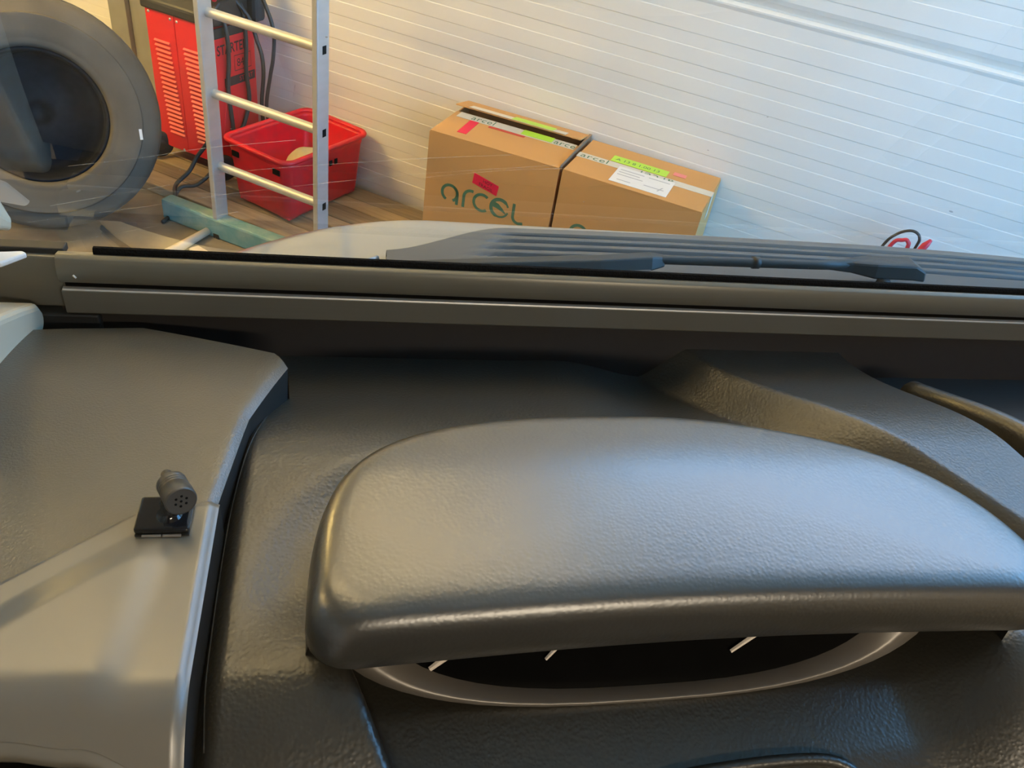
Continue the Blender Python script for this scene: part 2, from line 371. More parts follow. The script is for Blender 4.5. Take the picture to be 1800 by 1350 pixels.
lb.matrix_local = T1 @ Matrix.Translation((.298*math.cos(R(-12)), .298*math.sin(R(-12)), .1195)) @ Matrix.Rotation(R(0), 4, 'Z')
rim = MB().lathe([(.207, .085), (.203, .095), (.197, .092), (.190, .06), (.186, -.05), (.16, -.058), (.10, -.03), (.06, -.02), (.035, -.02), (.035, -.05), (0, -.05)], T1, 48).build('rim', 'rimdark', t1)

# ---------------------------------------------------------------- battery starter on wheels
ms = empty('battery_starter', (-2.3, 2.39, .046), 0, 'red wheeled battery starter with louvred side and tangled black cables on top', 'starter')
og = (-2.3, 2.39, .046)
X0, X1, Y0, Y1, Z0, Z1 = -2.445, -2.15, 2.27, 2.50, .09, .60
MB().box((X0, Y0, Z0), (X1, Y1, Z1)).build('body', 'red_metal', ms, og, bevel=.006)
for xa, xb in ((X0+.004, -2.3085), (-2.3055, X1-.004)):
    MB().box((xa, Y0-.003, Z0+.006), (xb, Y0+.001, .615)).build('side_panel', 'red_metal', ms, og, bevel=.0015)
lv = None
for cx, zt in ((-2.375, .505), (-2.238, .505)):
    for k in range(21):
        z = zt-.0172*k
        if lv is None:
            lv = MB().add([(-.036, 0, -.0045), (.036, 0, -.0045), (.036, -.0065, -.0015), (-.036, -.0065, -.0015), (-.036, 0, .0045), (.036, 0, .0045)],
                          [[0, 1, 2, 3], [3, 2, 5, 4], [0, 3, 4], [1, 5, 2]]).build('louver', 'red_l', ms)
            ob = lv
        else:
            ob = lv.copy(); COL.objects.link(ob); ob.parent = ms
        ob.location = (cx-og[0]+(k*.0012), Y0-.003-og[1], z-og[2])
for sx, sz in ((-2.425, .60), (-2.325, .595), (-2.295, .593), (-2.175, .590), (-2.43, .10), (-2.33, .10), (-2.18, .105)):
    MB().lathe([(0, .003), (.004, .0025), (.0055, 0)], Matrix.Translation((sx, Y0-.003, sz)) @ Matrix.Rotation(R(90), 4, 'X'), 10).build('screw', 'screw', ms, og)
# black control head and handle
MB().prism([(Y0-.012, .61), (Y1+.01, .595), (Y1+.01, .66), (Y1-.03, .70), (Y0+.05, .69), (Y0-.012, .645)], 'x', X0-.01, X1+.012).build('control_head', 'blk_plastic', ms, og, bevel=.008)
MB().box((X1, Y0+.005, .565), (X1+.008, Y1, .60)).build('dark_band', 'blk_plastic', ms, og, bevel=.002)
fp = MB().box((X1, Y0+.008, Z0+.01), (X1+.006, Y1-.004, .565)).build('front_panel', 'red_metal', ms, og, bevel=.002)
fx = X1+.0066
tm = MB(); text_mesh(tm, 'STARTER', .050, lambda u, v: (fx, 2.292+u*.80, .506+v), 1.0, .0008)
tm.build('lettering', 'ink', ms, og)
tm = MB(); text_mesh(tm, '840', .042, lambda u, v: (fx, 2.392+u, .448+v), .95)
ribbon(tm, [(2.38, .435), (2.38, .49), (2.47, .49), (2.47, .435), (2.38, .435)], .003, lambda u, v: (fx, u, v))
tm.build('model_number', 'ink', ms, og)
MB().box((fx-.0005, 2.322, .385), (fx+.0005, 2.488, .418)).build('black_stripe', 'ink', ms, og)
tm = MB(); text_mesh(tm, 'START', .026, lambda u, v: (fx+.001, 2.40+u, .394+v)); tm.build('stripe_lettering', 'red_metal', ms, og)
MB().prism([(Y0+.02, .20), (Y0+.11, .10), (Y0+.11, .30), (Y0+.05, .34)], 'x', X1+.004, X1+.010).build('front_recess', 'red_metal', ms, og, bevel=.002)
# wheel
for wx in (X0-.012, X1+.012):
    wz_ = .098
    wh = MB().lathe([(.012, -.012), (.038, -.014), (.050, -.010), (.052, 0), (.050, .010), (.038, .014), (.012, .012)], Matrix.Translation((wx+.02, Y0-.022, wz_)) @ Matrix.Rotation(R(60), 4, 'Z') @ Matrix.Rotation(R(90), 4, 'X'), 28).build('wheel', 'blk_plastic', ms, og)
    if wx < X0:
        MB().lathe([(0, .014), (.020, .016), (.024, .010)], Matrix.Translation((wx+.02, Y0-.022, wz_)) @ Matrix.Rotation(R(60), 4, 'Z') @ Matrix.Rotation(R(90), 4, 'X'), 20).build('hub', 'cable', wh, og)
# cables
def cable(pts, r=.0075, nm='cable', m='cable'): return MB().tube(spline(pts, 8), r, 8).build(nm, m, ms, og)
cable([(-2.13, 2.43, .70), (-2.075, 2.45, .715), (-2.035, 2.45, .66), (-2.012, 2.45, .59), (-2.02, 2.45, .50), (-2.037, 2.45, .43), (-2.062, 2.45, .31), (-2.07, 2.47, .20), (-2.10, 2.5, .06)])
cable([(-2.15, 2.40, .69), (-2.115, 2.44, .62), (-2.09, 2.45, .54), (-2.072, 2.45, .49), (-2.07, 2.45, .42), (-2.085, 2.45, .31), (-2.09, 2.46, .20), (-2.12, 2.5, .06)])
cable([(-2.2, 2.33, .70), (-2.15, 2.33, .66), (-2.125, 2.33, .58), (-2.13, 2.335, .48), (-2.133, 2.325, .38), (-2.128, 2.33, .22), (-2.115, 2.32, .07)], .008)
cable([(-2.2, 2.42, .70), (-2.14, 2.43, .66), (-2.128, 2.432, .55), (-2.13, 2.425, .43), (-2.128, 2.43, .32), (-2.13, 2.40, .24), (-2.128, 2.36, .20)], .008)
cable([(-2.16, 2.24, .23), (-2.165, 2.22, .19), (-2.19, 2.19, .14), (-2.20, 2.15, .09), (-2.21, 2.09, .056), (-2.16, 2.03, .052), (-2.13, 2.0, .014), (-2.1, 1.9, .012)], .008)
cable([(-2.10, 2.22, .16), (-2.12, 2.18, .10), (-2.15, 2.13, .058), (-2.18, 2.08, .056), (-2.17, 2.02, .02)], .0075)
for k in range(7):
    a0 = random.uniform(0, 6.28); cx, cy = -2.24+random.uniform(-.07, .09), 2.38+random.uniform(-.05, .05); zz = .712+.012*k
    cable([(cx+(.085+random.uniform(-.02, .02))*math.cos(a0+t*.7), cy+(.07+random.uniform(-.01, .02))*math.sin(a0+t*.7), zz+random.uniform(-.008, .015)) for t in range(9)], .0085)
cl = MB().tube([(-2.19, 2.31, .735), (-2.155, 2.30, .72), (-2.13, 2.29, .70)], [.016, .014, .008], 8).build('clamp', 'red_cab', ms, og); tag(cl, 'red cable clamp', None)
MB().box((-2.165, 2.46, .60), (-2.10, 2.52, .75)).build('clamp_holder', 'blk_plastic', ms, og, bevel=.015)

# ---------------------------------------------------------------- aluminium ladder
ld = empty('ladder', (-1.672, 1.945, 0), 0, 'aluminium ladder standing upright in front of the red crate', 'ladder')
LM = Matrix.Rotation(R(-.6), 4, 'X')
for x in (-.222, .212):
    rl = MB().box((x-.011, 0, 0), (x+.010, .058, 3.3), LM).build('rail', 'alu', ld, bevel=.004)
    for k in range(12):
        if x > 0:
            MB().box((x+.0085, .024, .27+.2505*k-.012), (x+.0108, .042, .27+.2505*k+.012), LM).build('rung_socket', 'black', rl)
for k in range(12):
    z = .27+.2505*k
    mb = MB(); rr = [LM @ Vector((sx, .038+.015*math.cos(2*PI*q/12), z+.015*math.sin(2*PI*q/12))) for sx in (-.212, .205) for q in range(12)]
    mb.rings([rr[:12], rr[12:]]).build('rung', 'alu', ld)
for x in (-.222, .215): MB().box((x-.014, -.003, 0), (x+.013, .061, .02)).build('foot', 'blk_plastic', ld, bevel=.003)

# ---------------------------------------------------------------- red crate
def rrect(cx, cy, hx, hy, r, z, n=6):
    pts = []
    for sx, sy, a in ((1, 1, 0), (-1, 1, 90), (-1, -1, 180), (1, -1, 270)):
        for k in range(n+1):
            t = R(a+90*k/n); pts.append(Vector((cx+sx*(hx-r)+r*math.cos(t), cy+sy*(hy-r)+r*math.sin(t), z)))
    return pts
cr = empty('red_crate', (-1.835, 2.345, .046), R(-6), 'red plastic stacking crate with dirty rim on the planks', 'crate')
MB().rings([rrect(0, 0, .128, .188, .03, .006), rrect(0, 0, .136, .197, .035, .02), rrect(0, 0, .148, .212, .038, .205), rrect(0, 0, .150, .214, .038, .21),
            rrect(0, 0, .151, .215, .038, .235), rrect(0, 0, .146, .210, .036, .238), rrect(0, 0, .143, .207, .034, .225), rrect(0, 0, .133, .194, .03, .02)], True, True).build('tub', 'red_plastic', cr)
MB().rings([rrect(0, 0, .150, .214, .038, .232), rrect(0, 0, .164, .228, .045, .236), rrect(0, 0, .166, .230, .046, .243), rrect(0, 0, .163, .227, .045, .249), rrect(0, 0, .150, .214, .038, .249), rrect(0, 0, .146, .210, .036, .245), rrect(0, 0, .146, .210, .036, .236), rrect(0, 0, .150, .214, .038, .232)]).build('rim', 'red_plastic', cr)
for sx, sy in ((-1, -1), (1, -1), (1, 1), (-1, 1)):
    MB().box((sx*.10-.025, sy*.16-.025, 0), (sx*.10+.025, sy*.16+.025, .01)).build('foot', 'red_plastic', cr, bevel=.003)
for k in range(4):
    MB().box((.1505, -.05+.028*k, .17), (.1535, -.036+.028*k, .19)).build('grip_slot', 'black', cr)
for k in (-.10, .10):
    MB().box((k-.016, -.2165, .185), (k+.016, -.2125, .205)).build('corner_slot', 'black', cr)
bo = empty('plastic_float', (-1.80, 2.36, .075), 0, 'beige rounded plastic float lying inside the red crate', 'float')
bm_ = MB(); mt = Matrix.Translation((0, 0, .085)) @ Matrix.Rotation(R(75), 4, 'Y') @ Matrix.Rotation(R(20), 4, 'X')
bm_.lathe([(0, -.085), (.03, -.083), (.06, -.068), (.078, -.03), (.082, .01), (.074, .05), (.05, .08), (.026, .092), (0, .094)], mt, 28).build('float_body', 'buoy', bo)
MB().lathe([(.02, .085), (.02, .11), (.012, .112), (0, .112)], mt, 16).build('neck', 'buoy', bo)

# ---------------------------------------------------------------- cardboard boxes
def logo(mb, ox, oz, fn, s=1.0):
    """printed five-letter logo, x-height about 7 cm; fn(u,v)"""
    f2 = lambda u, v: fn(ox+u*s, oz+v*s)
    w = .0102
    ribbon(mb, arc(.03, .034, .028, -62, 245), w, f2); 
    ribbon(mb, arc(.03, .034, .028, 0, 62)+[], w, f2)
    ribbon(mb, [(.058, .036), (.058, -.002)], w, f2)
    ribbon(mb, [(.082, -.002), (.082, .035)]+arc(.108, .038, .026, 175, 75, 10), w, f2)
    ribbon(mb, arc(.148, .034, .029, 50, 310), w, f2)
    # the disc-shaped e
    ribbon(mb, arc(.213, .034, .031, 20, 345, 30), [.012 if 2 < i < 22 else .007 for i in range(31)], f2)
    ribbon(mb, [(.190, .044), (.205, .040), (.222, .030), (.236, .020)], [.020, .018, .011, .004], f2)
    ribbon(mb, [(.262, .066), (.262, .022)]+arc(.284, .022, .022, 180, 275, 10)+[(.300, .004)], w, f2)

def carton(loc, rz, w, d, h, label, opened):
    root = empty('cardboard_box', loc, rz, label, 'box', 'cardboard boxes by the garage door')
    t = .005
    mb = MB(); mb.box((0, 0, 0), (w, t, h)); mb.box((0, d-t, 0), (w, d, h)); mb.box((0, t, 0), (t, d-t, h)); mb.box((w-t, t, 0), (w, d-t, h)); mb.box((t, t, 0), (w-t, d-t, t))
    mb.build('body', 'card', root)
    return root
b1 = carton((-1.213, 2.225, .046), R(4.6), .452, .325, .482, 'cardboard box with full green logo, its back flap lifted, left of the pair', True)
H1 = .482
MB().box((.002, .0, H1), (.45, .212, H1+.005)).build('front_flap', 'card', b1, bevel=.001)
fl = MB().box((.0, -.115, 0), (.456, 0, .005)).build('back_flap', 'card', b1, bevel=.001); fl.location = (-.004, .325, H1+.002); fl.rotation_euler = (R(-11), 0, 0)
ft = MB().box((.05, -.118, .0052), (.40, -.075, .0062)).build('tape', 'tape', fl); ft2 = MB().box((.205, -.116, .0063), (.355, -.06, .0069)).build('lime_tape', 'lime', fl)
MB().prism([(.452, .005), (.462, .325), (.452, .325)], 'z', H1-.02, H1+.012).build('end_flap', 'card_e', b1, bevel=.001)
MB().box((.02, .165, H1+.0052), (.445, .212, H1+.006)).build('tape', 'tape', b1)
for tx in (.07, .37):
    tm = MB(); text_mesh(tm, 'arcel', .05, lambda u, v: (tx+u*.8, .172+v, H1+.0064), 1.1); tm.build('tape_lettering', 'green_p', b1)
MB().box((.255, .170, H1+.0065), (.365, .212, H1+.0075)).build('lime_tape', 'lime', b1)
s_ = MB().box((-.016, -.06, 0), (.016, .06, .001)).build('red_sticker', 'red_st', b1); s_.location = (.092, .103, H1+.0053); s_.rotation_euler = (0, 0, R(2))
MB().box((.145, .148, H1+.0052), (.275, .162, H1+.006)).build('red_stripe', 'red_bar', b1)
FF = lambda u, v: (u, -.0006, v)
lg = MB(); logo(lg, .062, .257, FF, 1.0); lg.build('printed_logo', 'green_p', b1)
st = MB().prism([(.168, .352), (.258, .330), (.262, .366), (.172, .388)], 'y', -.0012, -.0002).build('red_sticker', 'red_st', b1)
tm = MB(); text_mesh(tm, 'HOY', .016, lambda u, v: (.205+u, -.0014, .364+v-u*.24)); text_mesh(tm, 'FRAGIL', .016, lambda u, v: (.192+u, -.0014, .350+v-u*.24)); tm.build('sticker_lettering', 'ink', st)

b2 = carton((-.752, 2.262, .046), R(2.8), .455, .30, .482, 'closed taped cardboard box with white shipping label, right of the pair', False)
MB().box((.002, 0, H1), (.453, .149, H1+.005)).build('front_flap', 'card', b2, bevel=.001)
MB().box((.002, .151, H1), (.453, .30, H1+.005)).build('back_flap', 'card', b2, bevel=.001)
MB().box((.0, .128, H1+.0052), (.456, .168, H1+.006)).build('tape', 'tape', b2)
MB().box((.4555, .128, H1-.075), (.4565, .168, H1+.006)).build('tape_end', 'tape', b2)
tm = MB(); text_mesh(tm, 'arcel', .045, lambda u, v: (.01+u, .134+v, H1+.0064), 1.1); tm.build('tape_lettering', 'green_p', b2)
tm = MB(); text_mesh(tm, 'arcel', .05, lambda u, v: (.325-u, .162-v, H1+.0064), 1.15); tm.build('tape_lettering', 'green_p', b2)
lm = MB().box((.105, .172, H1+.0055), (.295, .222, H1+.0065)).build('lime_sticker', 'lime', b2)
tm = MB(); text_mesh(tm, 'A 13 8 1.00 13', .028, lambda u, v: (.118+u*.9, .186+v, H1+.0068)); tm.build('sticker_lettering', 'green_p', lm)
wl = MB().box((.145, .022, H1+.0055), (.332, .148, H1+.0066)).build('shipping_label', 'paper', b2)
tm = MB()
for k, (a, b) in enumerate(((.155, .235), (.155, .225), (.155, .24), (.25, .32), (.25, .315), (.165, .21))):
    y = (.125, .105, .085, .125, .06, .045)[k]; ribbon(tm, [(a, y), (b, y)], .006, lambda u, v: (u, v, H1+.0069))
text_mesh(tm, '1', .05, lambda u, v: (.285+u+v*.3, .045+v, H1+.0069)); tm.build('label_print', 'grey_print', wl)
pk = MB().box((.31, .205, H1+.0055), (.352, .232, H1+.0065)).build('pink_sticker', 'pink_st', b2)
lg = MB(); logo(lg, .062, .257, FF, 1.0); lg.build('printed_logo', 'green_p', b2)

# jump leads looped up against the door
jl = empty('jump_leads', (.28, 2.52, 0), 0, 'red and black jump leads looped up against the white garage door', 'cable')
ogj = (.28, 2.52, 0)
MB().tube(spline([(.17, 2.52, .01), (.20, 2.52, .30), (.225, 2.52, .50), (.25, 2.52, .56), (.285, 2.515, .585), (.312, 2.515, .57), (.312, 2.51, .52), (.30, 2.50, .3), (.30, 2.5, .01)], 8), .0045, 8).build('black_lead', 'cable', jl, ogj)
MB().tube(spline([(.20, 2.50, .01), (.225, 2.50, .35), (.245, 2.50, .525), (.27, 2.50, .555), (.285, 2.50, .555), (.292, 2.50, .52), (.29, 2.49, .3), (.29, 2.48, .01)], 8), .006, 8).build('red_lead', 'red_cab', jl, ogj)
MB().tube([(.318, 2.49, .50), (.322, 2.49, .53), (.332, 2.49, .565), (.340, 2.49, .585)], [.006, .010, .011, .005], 8).build('clamp_grip', 'red_cab', jl, ogj)

# hanging tube lights out of view, added for warm fill and dash reflections
TL = [((-.95, 1.7), 3.35, 'fill_tube_dim', 'added dim fill tube light left of the added door windows'), ((.55, 2.15), 2.85, 'fill_tube_faint', 'added faint fill tube light in front of the added door windows'), ((-1.4, .7), 3.35, 'fill_tube_dim', 'added dim fill tube light above the van bonnet'), ((-3.3, .9), 2.4, 'tube', 'added bright low-hung tube light above the tyre'), ((-3.3, -.7), 2.7, 'fill_tube_mid', 'added fill tube light over the open floor left of the van')]
for (x, y), zl, tm_, lab in TL:
    tl = empty('fill_tube_light', (x, y, zl), 0, lab, 'lamp', 'added fill tube lights')
    MB().box((-.78, -.10, -.05), (.78, .10, 0)).build('housing', 'white_p', tl, bevel=.004)
    for s in (-.6, .6): MB().tube([(s, 0, 0), (s, 0, 4.4-zl)], .005, 6).build('hanger', 'screw', tl)
    for s in (-.06, .06):
        MB().tube([(-.74, s, -.08), (.74, s, -.08)], .018, 10).build('tube', tm_, tl)

# ================================================================== THE VAN (own frame turned 34.5 degrees)
VA = R(34.5); VR = Matrix.Rotation(VA, 4, 'Z')
def vthing(name, base, label, cat, group=None, kind=None):
    return empty(name, VR @ Vector(base), VA, label, cat, group, kind)
def place(o, base): o.location = VR @ Vector(base); o.rotation_euler = (0, 0, VA); return o

# ---------------------------------------------------------------- bonnet
BB = (.4, .95, .6)
def zb(x, y):
    sh = 1.7*max(0, .12-x)**2 + .5*max(0, x-.75)**2
    ye = y+sh
    z = 1.071-.13*(ye-.80)-4.2*max(0, ye-.905)**2
    if ye > 1.05: z = 1.071-.13*.25-4.2*.145**2-(ye-1.05)*1.35
    z -= .9*max(0, -.12-x)**1.5
    return z
bn = vthing('van_bonnet', BB, 'glossy grey van bonnet beyond the windscreen', 'bonnet')
MB().grid(lambda u, v: Vector((lerp(-.42, 1.5, u), lerp(.70, 1.32, v), zb(lerp(-.42, 1.5, u), lerp(.70, 1.32, v)))), 96, 62).build('bonnet_skin', 'paint', bn, BB)
mb = MB()
pl = [(-.26, .735), (-.12, .742), (-.06, .75), (.0, .765), (.035, .790)]
mb.tube([(x, y, zb(x, y)+.001) for x, y in spline([(p[0], p[1], 0) for p in pl], 6) for x, y in [(0, 0)]] if False else [Vector((p.x, p.y, zb(p.x, p.y)+.001)) for p in spline([(a, b, 0) for a, b in pl], 6)], .004, 6).build('shut_line', 'gap', bn, BB)
mb = MB(); mb.tube([Vector((p.x, p.y+.008, zb(p.x, p.y)+.002)) for p in spline([(a, b, 0) for a, b in pl], 6)], .004, 6).build('bonnet_edge', 'paint', bn, BB)

# ---------------------------------------------------------------- cowl panel with long grooves
CB = (.5, .82, 1.05)
cw = vthing('cowl_panel', CB, 'dark grey plastic cowl panel with long parallel grooves below the windscreen', 'cowl panel')
gy = [.870, .852, .834, .816]
def curve_y(x): return -.05*max(0, .5-x)**1.5*1.0 - .03*max(0, x-.7)
def zc(x, y):
    z = max(zb(x, .80), 1.05)+.010+.10*(y-.80)*-.6
    for k, g in enumerate(gy):
        x0 = .19-.012*k
        d = abs(y-(g+curve_y(x)))
        z -= .008*(1-sst(.0022, .0048, d))*sst(x0-.02, x0+.03, x)
    return z
def cowl_fn(u, v):
    x = lerp(.045, 1.45, u**1.0); yf = lerp(.822, .890, sst(.04, .20, x))+curve_y(x)
    y = lerp(.70, yf, v)
    if v > .999: return Vector((x, y+.004, zc(x, y)-.016))
    return Vector((x, y, zc(x, y)))
MB().grid(cowl_fn, 110, 110).build('cowl_skin', 'cowl', cw, CB)

# ---------------------------------------------------------------- wiper
WB = (.68, .765, 1.08)
wi = vthing('windscreen_wiper', WB, 'black windscreen wiper resting at the foot of the windscreen', 'wiper')
def wz2(y): return 1.07+(.74-y)+.0
MB().rings([[Vector((x, y-.5*w, z)), Vector((x, y-.2*w, z+h)), Vector((x, y+.3*w, z+h)), Vector((x, y+.5*w, z)), Vector((x, y, z-.004))] for x, y, z, w, h in
            ((-.03, .728, 1.098, .008, .004), (.03, .730, 1.100, .014, .008), (.15, .738, 1.100, .022, .012), (.28, .752, 1.100, .026, .014), (.345, .764, 1.100, .026, .014), (.365, .770, 1.100, .016, .010))], True, True, smooth=False).build('blade', 'wiper', wi, WB, bevel=.002)
MB().tube([(.25, .745, 1.102), (.36, .768, 1.106), (.45, .771, 1.106), (.56, .772, 1.107), (.62, .774, 1.109)], [.003, .0055, .006, .006, .007], 10).build('arm', 'wiper', wi, WB)
MB().tube([(.478, .7713, 1.1062), (.486, .7715, 1.1063)], .0075, 10).build('arm_collar', 'wiper', wi, WB)
MB().rings([[Vector((x, y-.5*w, z)), Vector((x, y-.35*w, z+h)), Vector((x, y+.35*w, z+h)), Vector((x, y+.5*w, z))] for x, y, z, w, h in
            ((.575, .773, 1.103, .012, .008), (.61, .775, 1.101, .020, .014), (.64, .775, 1.098, .034, .019), (.695, .776, 1.098, .036, .019), (.712, .776, 1.097, .038, .012))], True, True, smooth=False).build('pivot_cap', 'wiper', wi, WB, bevel=.003)
MB().tube([(.652, .760, 1.06), (.652, .756, 1.10)], .008, 12).build('spindle', 'gap', wi, WB)
MB().box((.30, .742, 1.092), (.345, .756, 1.102)).build('blade_clip', 'cowl', wi, WB, bevel=.003)

# ---------------------------------------------------------------- windscreen
o = MB().add([(-.55, .742, 1.068), (1.60, .742, 1.068), (1.60, -.15, 1.960), (-.55, -.15, 1.960)], [[0, 1, 2, 3]]).build('window_1', 'glass', None, (.5, .742, 1.068))
place(o, (.5, .742, 1.068)); tag(o, 'sloping van windscreen with dust specks', 'windscreen', kind='structure')
# fine wiper scratches in the glass
SCR = [[(-.2106, .5687, 1.2409), (-.1166, .5234, 1.2862), (-.0657, .4979, 1.3117), (.0308, .4703, 1.3393), (.0981, .4549, 1.3547)],
       [(-.2423, .6024, 1.2072), (-.1247, .5522, 1.2574), (-.0808, .5318, 1.2778), (.0327, .4902, 1.3194), (.1298, .4628, 1.3468)],
       [(-.2378, .6457, 1.1639), (-.1354, .59, 1.2196), (-.0785, .5603, 1.2493)],
       [(-.1713, .5061, 1.3035), (-.1226, .489, 1.3206), (-.0835, .4732, 1.3365), (-.0293, .4564, 1.3532)],
       [(.0494, .4902, 1.3194), (.0965, .4746, 1.335), (.1385, .4659, 1.3438)]]
for L in SCR:
    P_ = spline(L, 6); up_ = Vector((0, -1, 1)).normalized()*.00022; k_ = len(P_)
    MB().add([p+up_ for p in P_]+[p-up_ for p in P_], [[i, i+1, k_+i+1, k_+i] for i in range(k_-1)]).build('scratch', 'scratch', o, (.5, .742, 1.068))

# body of the van around the cab: side walls with door windows, roof, rear, added cabin fill lamp
CS = (.5, -.6, 0)
cab = vthing('van_body', CS, 'grey van body enclosing the cab, cream lined inside', 'van body', kind='structure')
for nm, x0, x1 in (('side_wall', -.58, -.52), ('side_wall', 1.57, 1.63)):
    w_ = MB(); w_.box((x0, -4.6, .35), (x1, .62, 1.16)); w_.box((x0, -4.6, 1.16), (x1, -.62, 2.75))
    w_.add([(x0, -.62, 1.97), (x1, -.62, 1.97), (x1, -.15, 1.97), (x0, -.15, 1.97), (x0, -.62, 2.75), (x1, -.62, 2.75), (x1, -.30, 2.75), (x0, -.30, 2.75)],
           [[3,2,1,0],[4,5,6,7],[0,1,5,4],[1,2,6,5],[2,3,7,6],[3,0,4,7]])
    w_.build(nm, 'lining', cab, CS)
    xm = (x0+x1)/2
    dw = MB().add([(xm, -.62, 1.16), (xm, .60, 1.16), (xm, .60, 1.20), (xm, -.17, 1.97), (xm, -.62, 1.97)], [[0, 1, 2, 3, 4]]).build('door_window', 'glass', cab, CS)
    if x0 > 0: MB().prism([(-.64, 1.15), (.60, 1.15), (.60, 1.22), (-.15, 1.98), (-.64, 1.98)], 'x', x0-.03, x0-.015).build('added_side_blind', 'lining', dw, CS)  # unseen blind added to keep blue daylight out of the cab
MB().box((-.58, -.95, 1.962), (1.63, -.14, 2.0)).build('headliner', 'lining', cab, CS, bevel=.01)
MB().add([(-.58, -.14, 1.98), (1.63, -.14, 1.98), (1.63, -.9, 2.72), (-.58, -.9, 2.72), (-.58, -.2, 2.0), (1.63, -.2, 2.0), (1.63, -.95, 2.70), (-.58, -.95, 2.70)], [[0, 1, 2, 3], [7, 6, 5, 4]]).build('front_cap', 'paint', cab, CS)
MB().box((-.58, -4.6, 2.70), (1.63, -.85, 2.75)).build('van_roof', 'lining', cab, CS)
MB().box((-.58, -4.65, .35), (1.63, -4.6, 2.75)).build('rear_wall', 'lining', cab, CS)
MB().box((-.58, -4.6, .33), (1.63, .60, .37)).build('cab_floor', 'gap', cab, CS)
MB().prism([(-.50, .62), (1.55, .62), (1.55, 1.05), (1.25, 1.30), (-.05, 1.30), (-.40, 1.05)], 'z', .30, .70).build('bumper', 'cowl', cab, CS, bevel=.05)
lp = MB().box((.2, -1.30, 1.935), (.9, -1.10, 1.962)).build('cabin_fill_lamp', 'white_p', cab, CS, bevel=.01)  # unseen lamp added to warm the blind rail and cab
MB().box((.23, -1.28, 1.929), (.87, -1.12, 1.9345)).build('fill_lamp_diffuser', 'cab_fill', lp, CS)
for x in (-.45, 1.50):
    for y in (.55, -3.2):
        MB().lathe([(.17, -.09), (.30, -.095), (.33, -.07), (.335, 0), (.33, .07), (.30, .095), (.17, .09), (.1, .05), (0, .05)], Matrix.Translation((x, y, .336)) @ Matrix.Rotation(R(90), 4, 'Y'), 32).build('road_wheel', 'tyre', cab, CS)

# ---------------------------------------------------------------- windscreen blind: rail, bracket, cassette
RB = (.5, .6, 1.10)
bl = vthing('windscreen_blind', RB, 'black windscreen blind rail running across above the dashboard', 'blind')
XA, XB = -.229, 1.45
body = [(.612, 1.1775), (.6045, 1.1790), (.6005, 1.1770), (.5990, 1.1735), (.5975, 1.165), (.5978, 1.1595), (.5995, 1.1550), (.612, 1.1550)]
MB().prism(body, 'x', XA, XB, True).build('upper_rail', 'rail', bl, RB, bevel=.0008)
MB().prism([(.6055, 1.1555), (.6055, 1.144), (.612, 1.144), (.612, 1.1555)], 'x', XA+.002, XB).build('groove', 'black', bl, RB)
MB().prism([(.5990, 1.1476), (.5996, 1.1488), (.6030, 1.1490), (.6030, 1.1476)], 'x', XA+.001, XB).build('bright_lip', 'alu', bl, RB)
MB().prism([(.5985, 1.1475), (.6000, 1.1480), (.612, 1.1480), (.612, 1.1235), (.6010, 1.1235), (.5990, 1.1255)], 'x', XA, XB).build('lower_rail', 'rail', bl, RB, bevel=.0006)
MB().prism([(.606, 1.177), (.6062, 1.1815), (.6075, 1.184), (.6105, 1.184), (.612, 1.177)], 'x', XA+.028, XB).build('felt_strip', 'felt', bl, RB)
MB().box((-.40, .6085, 1.1245), (XA+.001, .63, 1.1735)).build('side_bracket', 'rail', bl, RB, bevel=.002)
MB().box((-.36, .613, 1.172), (-.225, .625, 1.1785)).build('bracket_edge', 'gap', bl, RB, bevel=.001)
MB().box((-.27, .600, 1.098), (-.205, .63, 1.1225)).build('end_block', 'gap', bl, RB, bevel=.002)
MB().add([(-.235, .612, 1.15), (XB, .612, 1.15), (XB, .598, 1.03), (-.235, .598, 1.03), (-.235, .63, 1.15), (XB, .63, 1.15), (XB, .62, 1.03), (-.235, .62, 1.03)],
         [[0, 1, 2, 3], [7, 6, 5, 4], [0, 4, 5, 1], [1, 5, 6, 2], [2, 6, 7, 3], [3, 7, 4, 0]]).build('cassette', 'cass', bl, RB)
nk = MB().tube([(-.2165, .5968, 1.164), (-.2145, .5966, 1.1615)], .0008, 6).build('paint_chip', 'white_p', bl, RB)

# cream pillar trims on the left
TB = (-.28, .55, 1.06)
o = MB().prism([(.50, 1.090), (.53, 1.094), (.556, 1.098), (.583, 1.107), (.598, 1.112), (.603, 1.122), (.595, 1.1365), (.56, 1.1545), (.48, 1.192), (.36, 1.25), (.30, 1.25), (.30, 1.05), (.44, 1.085)], 'x', -.34, -.247).build('trim_1', 'cream', None, TB, bevel=.006, seg=3)
place(o, TB); tag(o, 'cream plastic pillar trim rounded at its end beside the dark corner cover', 'trim', kind='structure')
TB2 = (-.30, .64, 1.18)
o = MB().prism([(.58, 1.27), (.612, 1.205), (.606, 1.197), (.56, 1.225), (.50, 1.27), (.50, 1.40), (.53, 1.40)], 'x', -.30, -.256).build('trim_2', 'cream', None, TB2, bevel=.003, seg=3)
place(o, TB2); tag(o, 'cream plastic frame of the windscreen pillar at the left edge', 'trim', kind='structure')
TB3 = (-.27, .6, 1.18)
o = MB().prism([(-.33, .56), (-.262, .585), (-.248, .601), (-.252, .604), (-.27, .601), (-.33, .585)], 'z', 1.176, 1.181).build('trim_3', 'white_p', None, TB3, bevel=.0015)
place(o, TB3); tag(o, 'thin white plastic tongue above the blind bracket', 'trim', kind='structure')

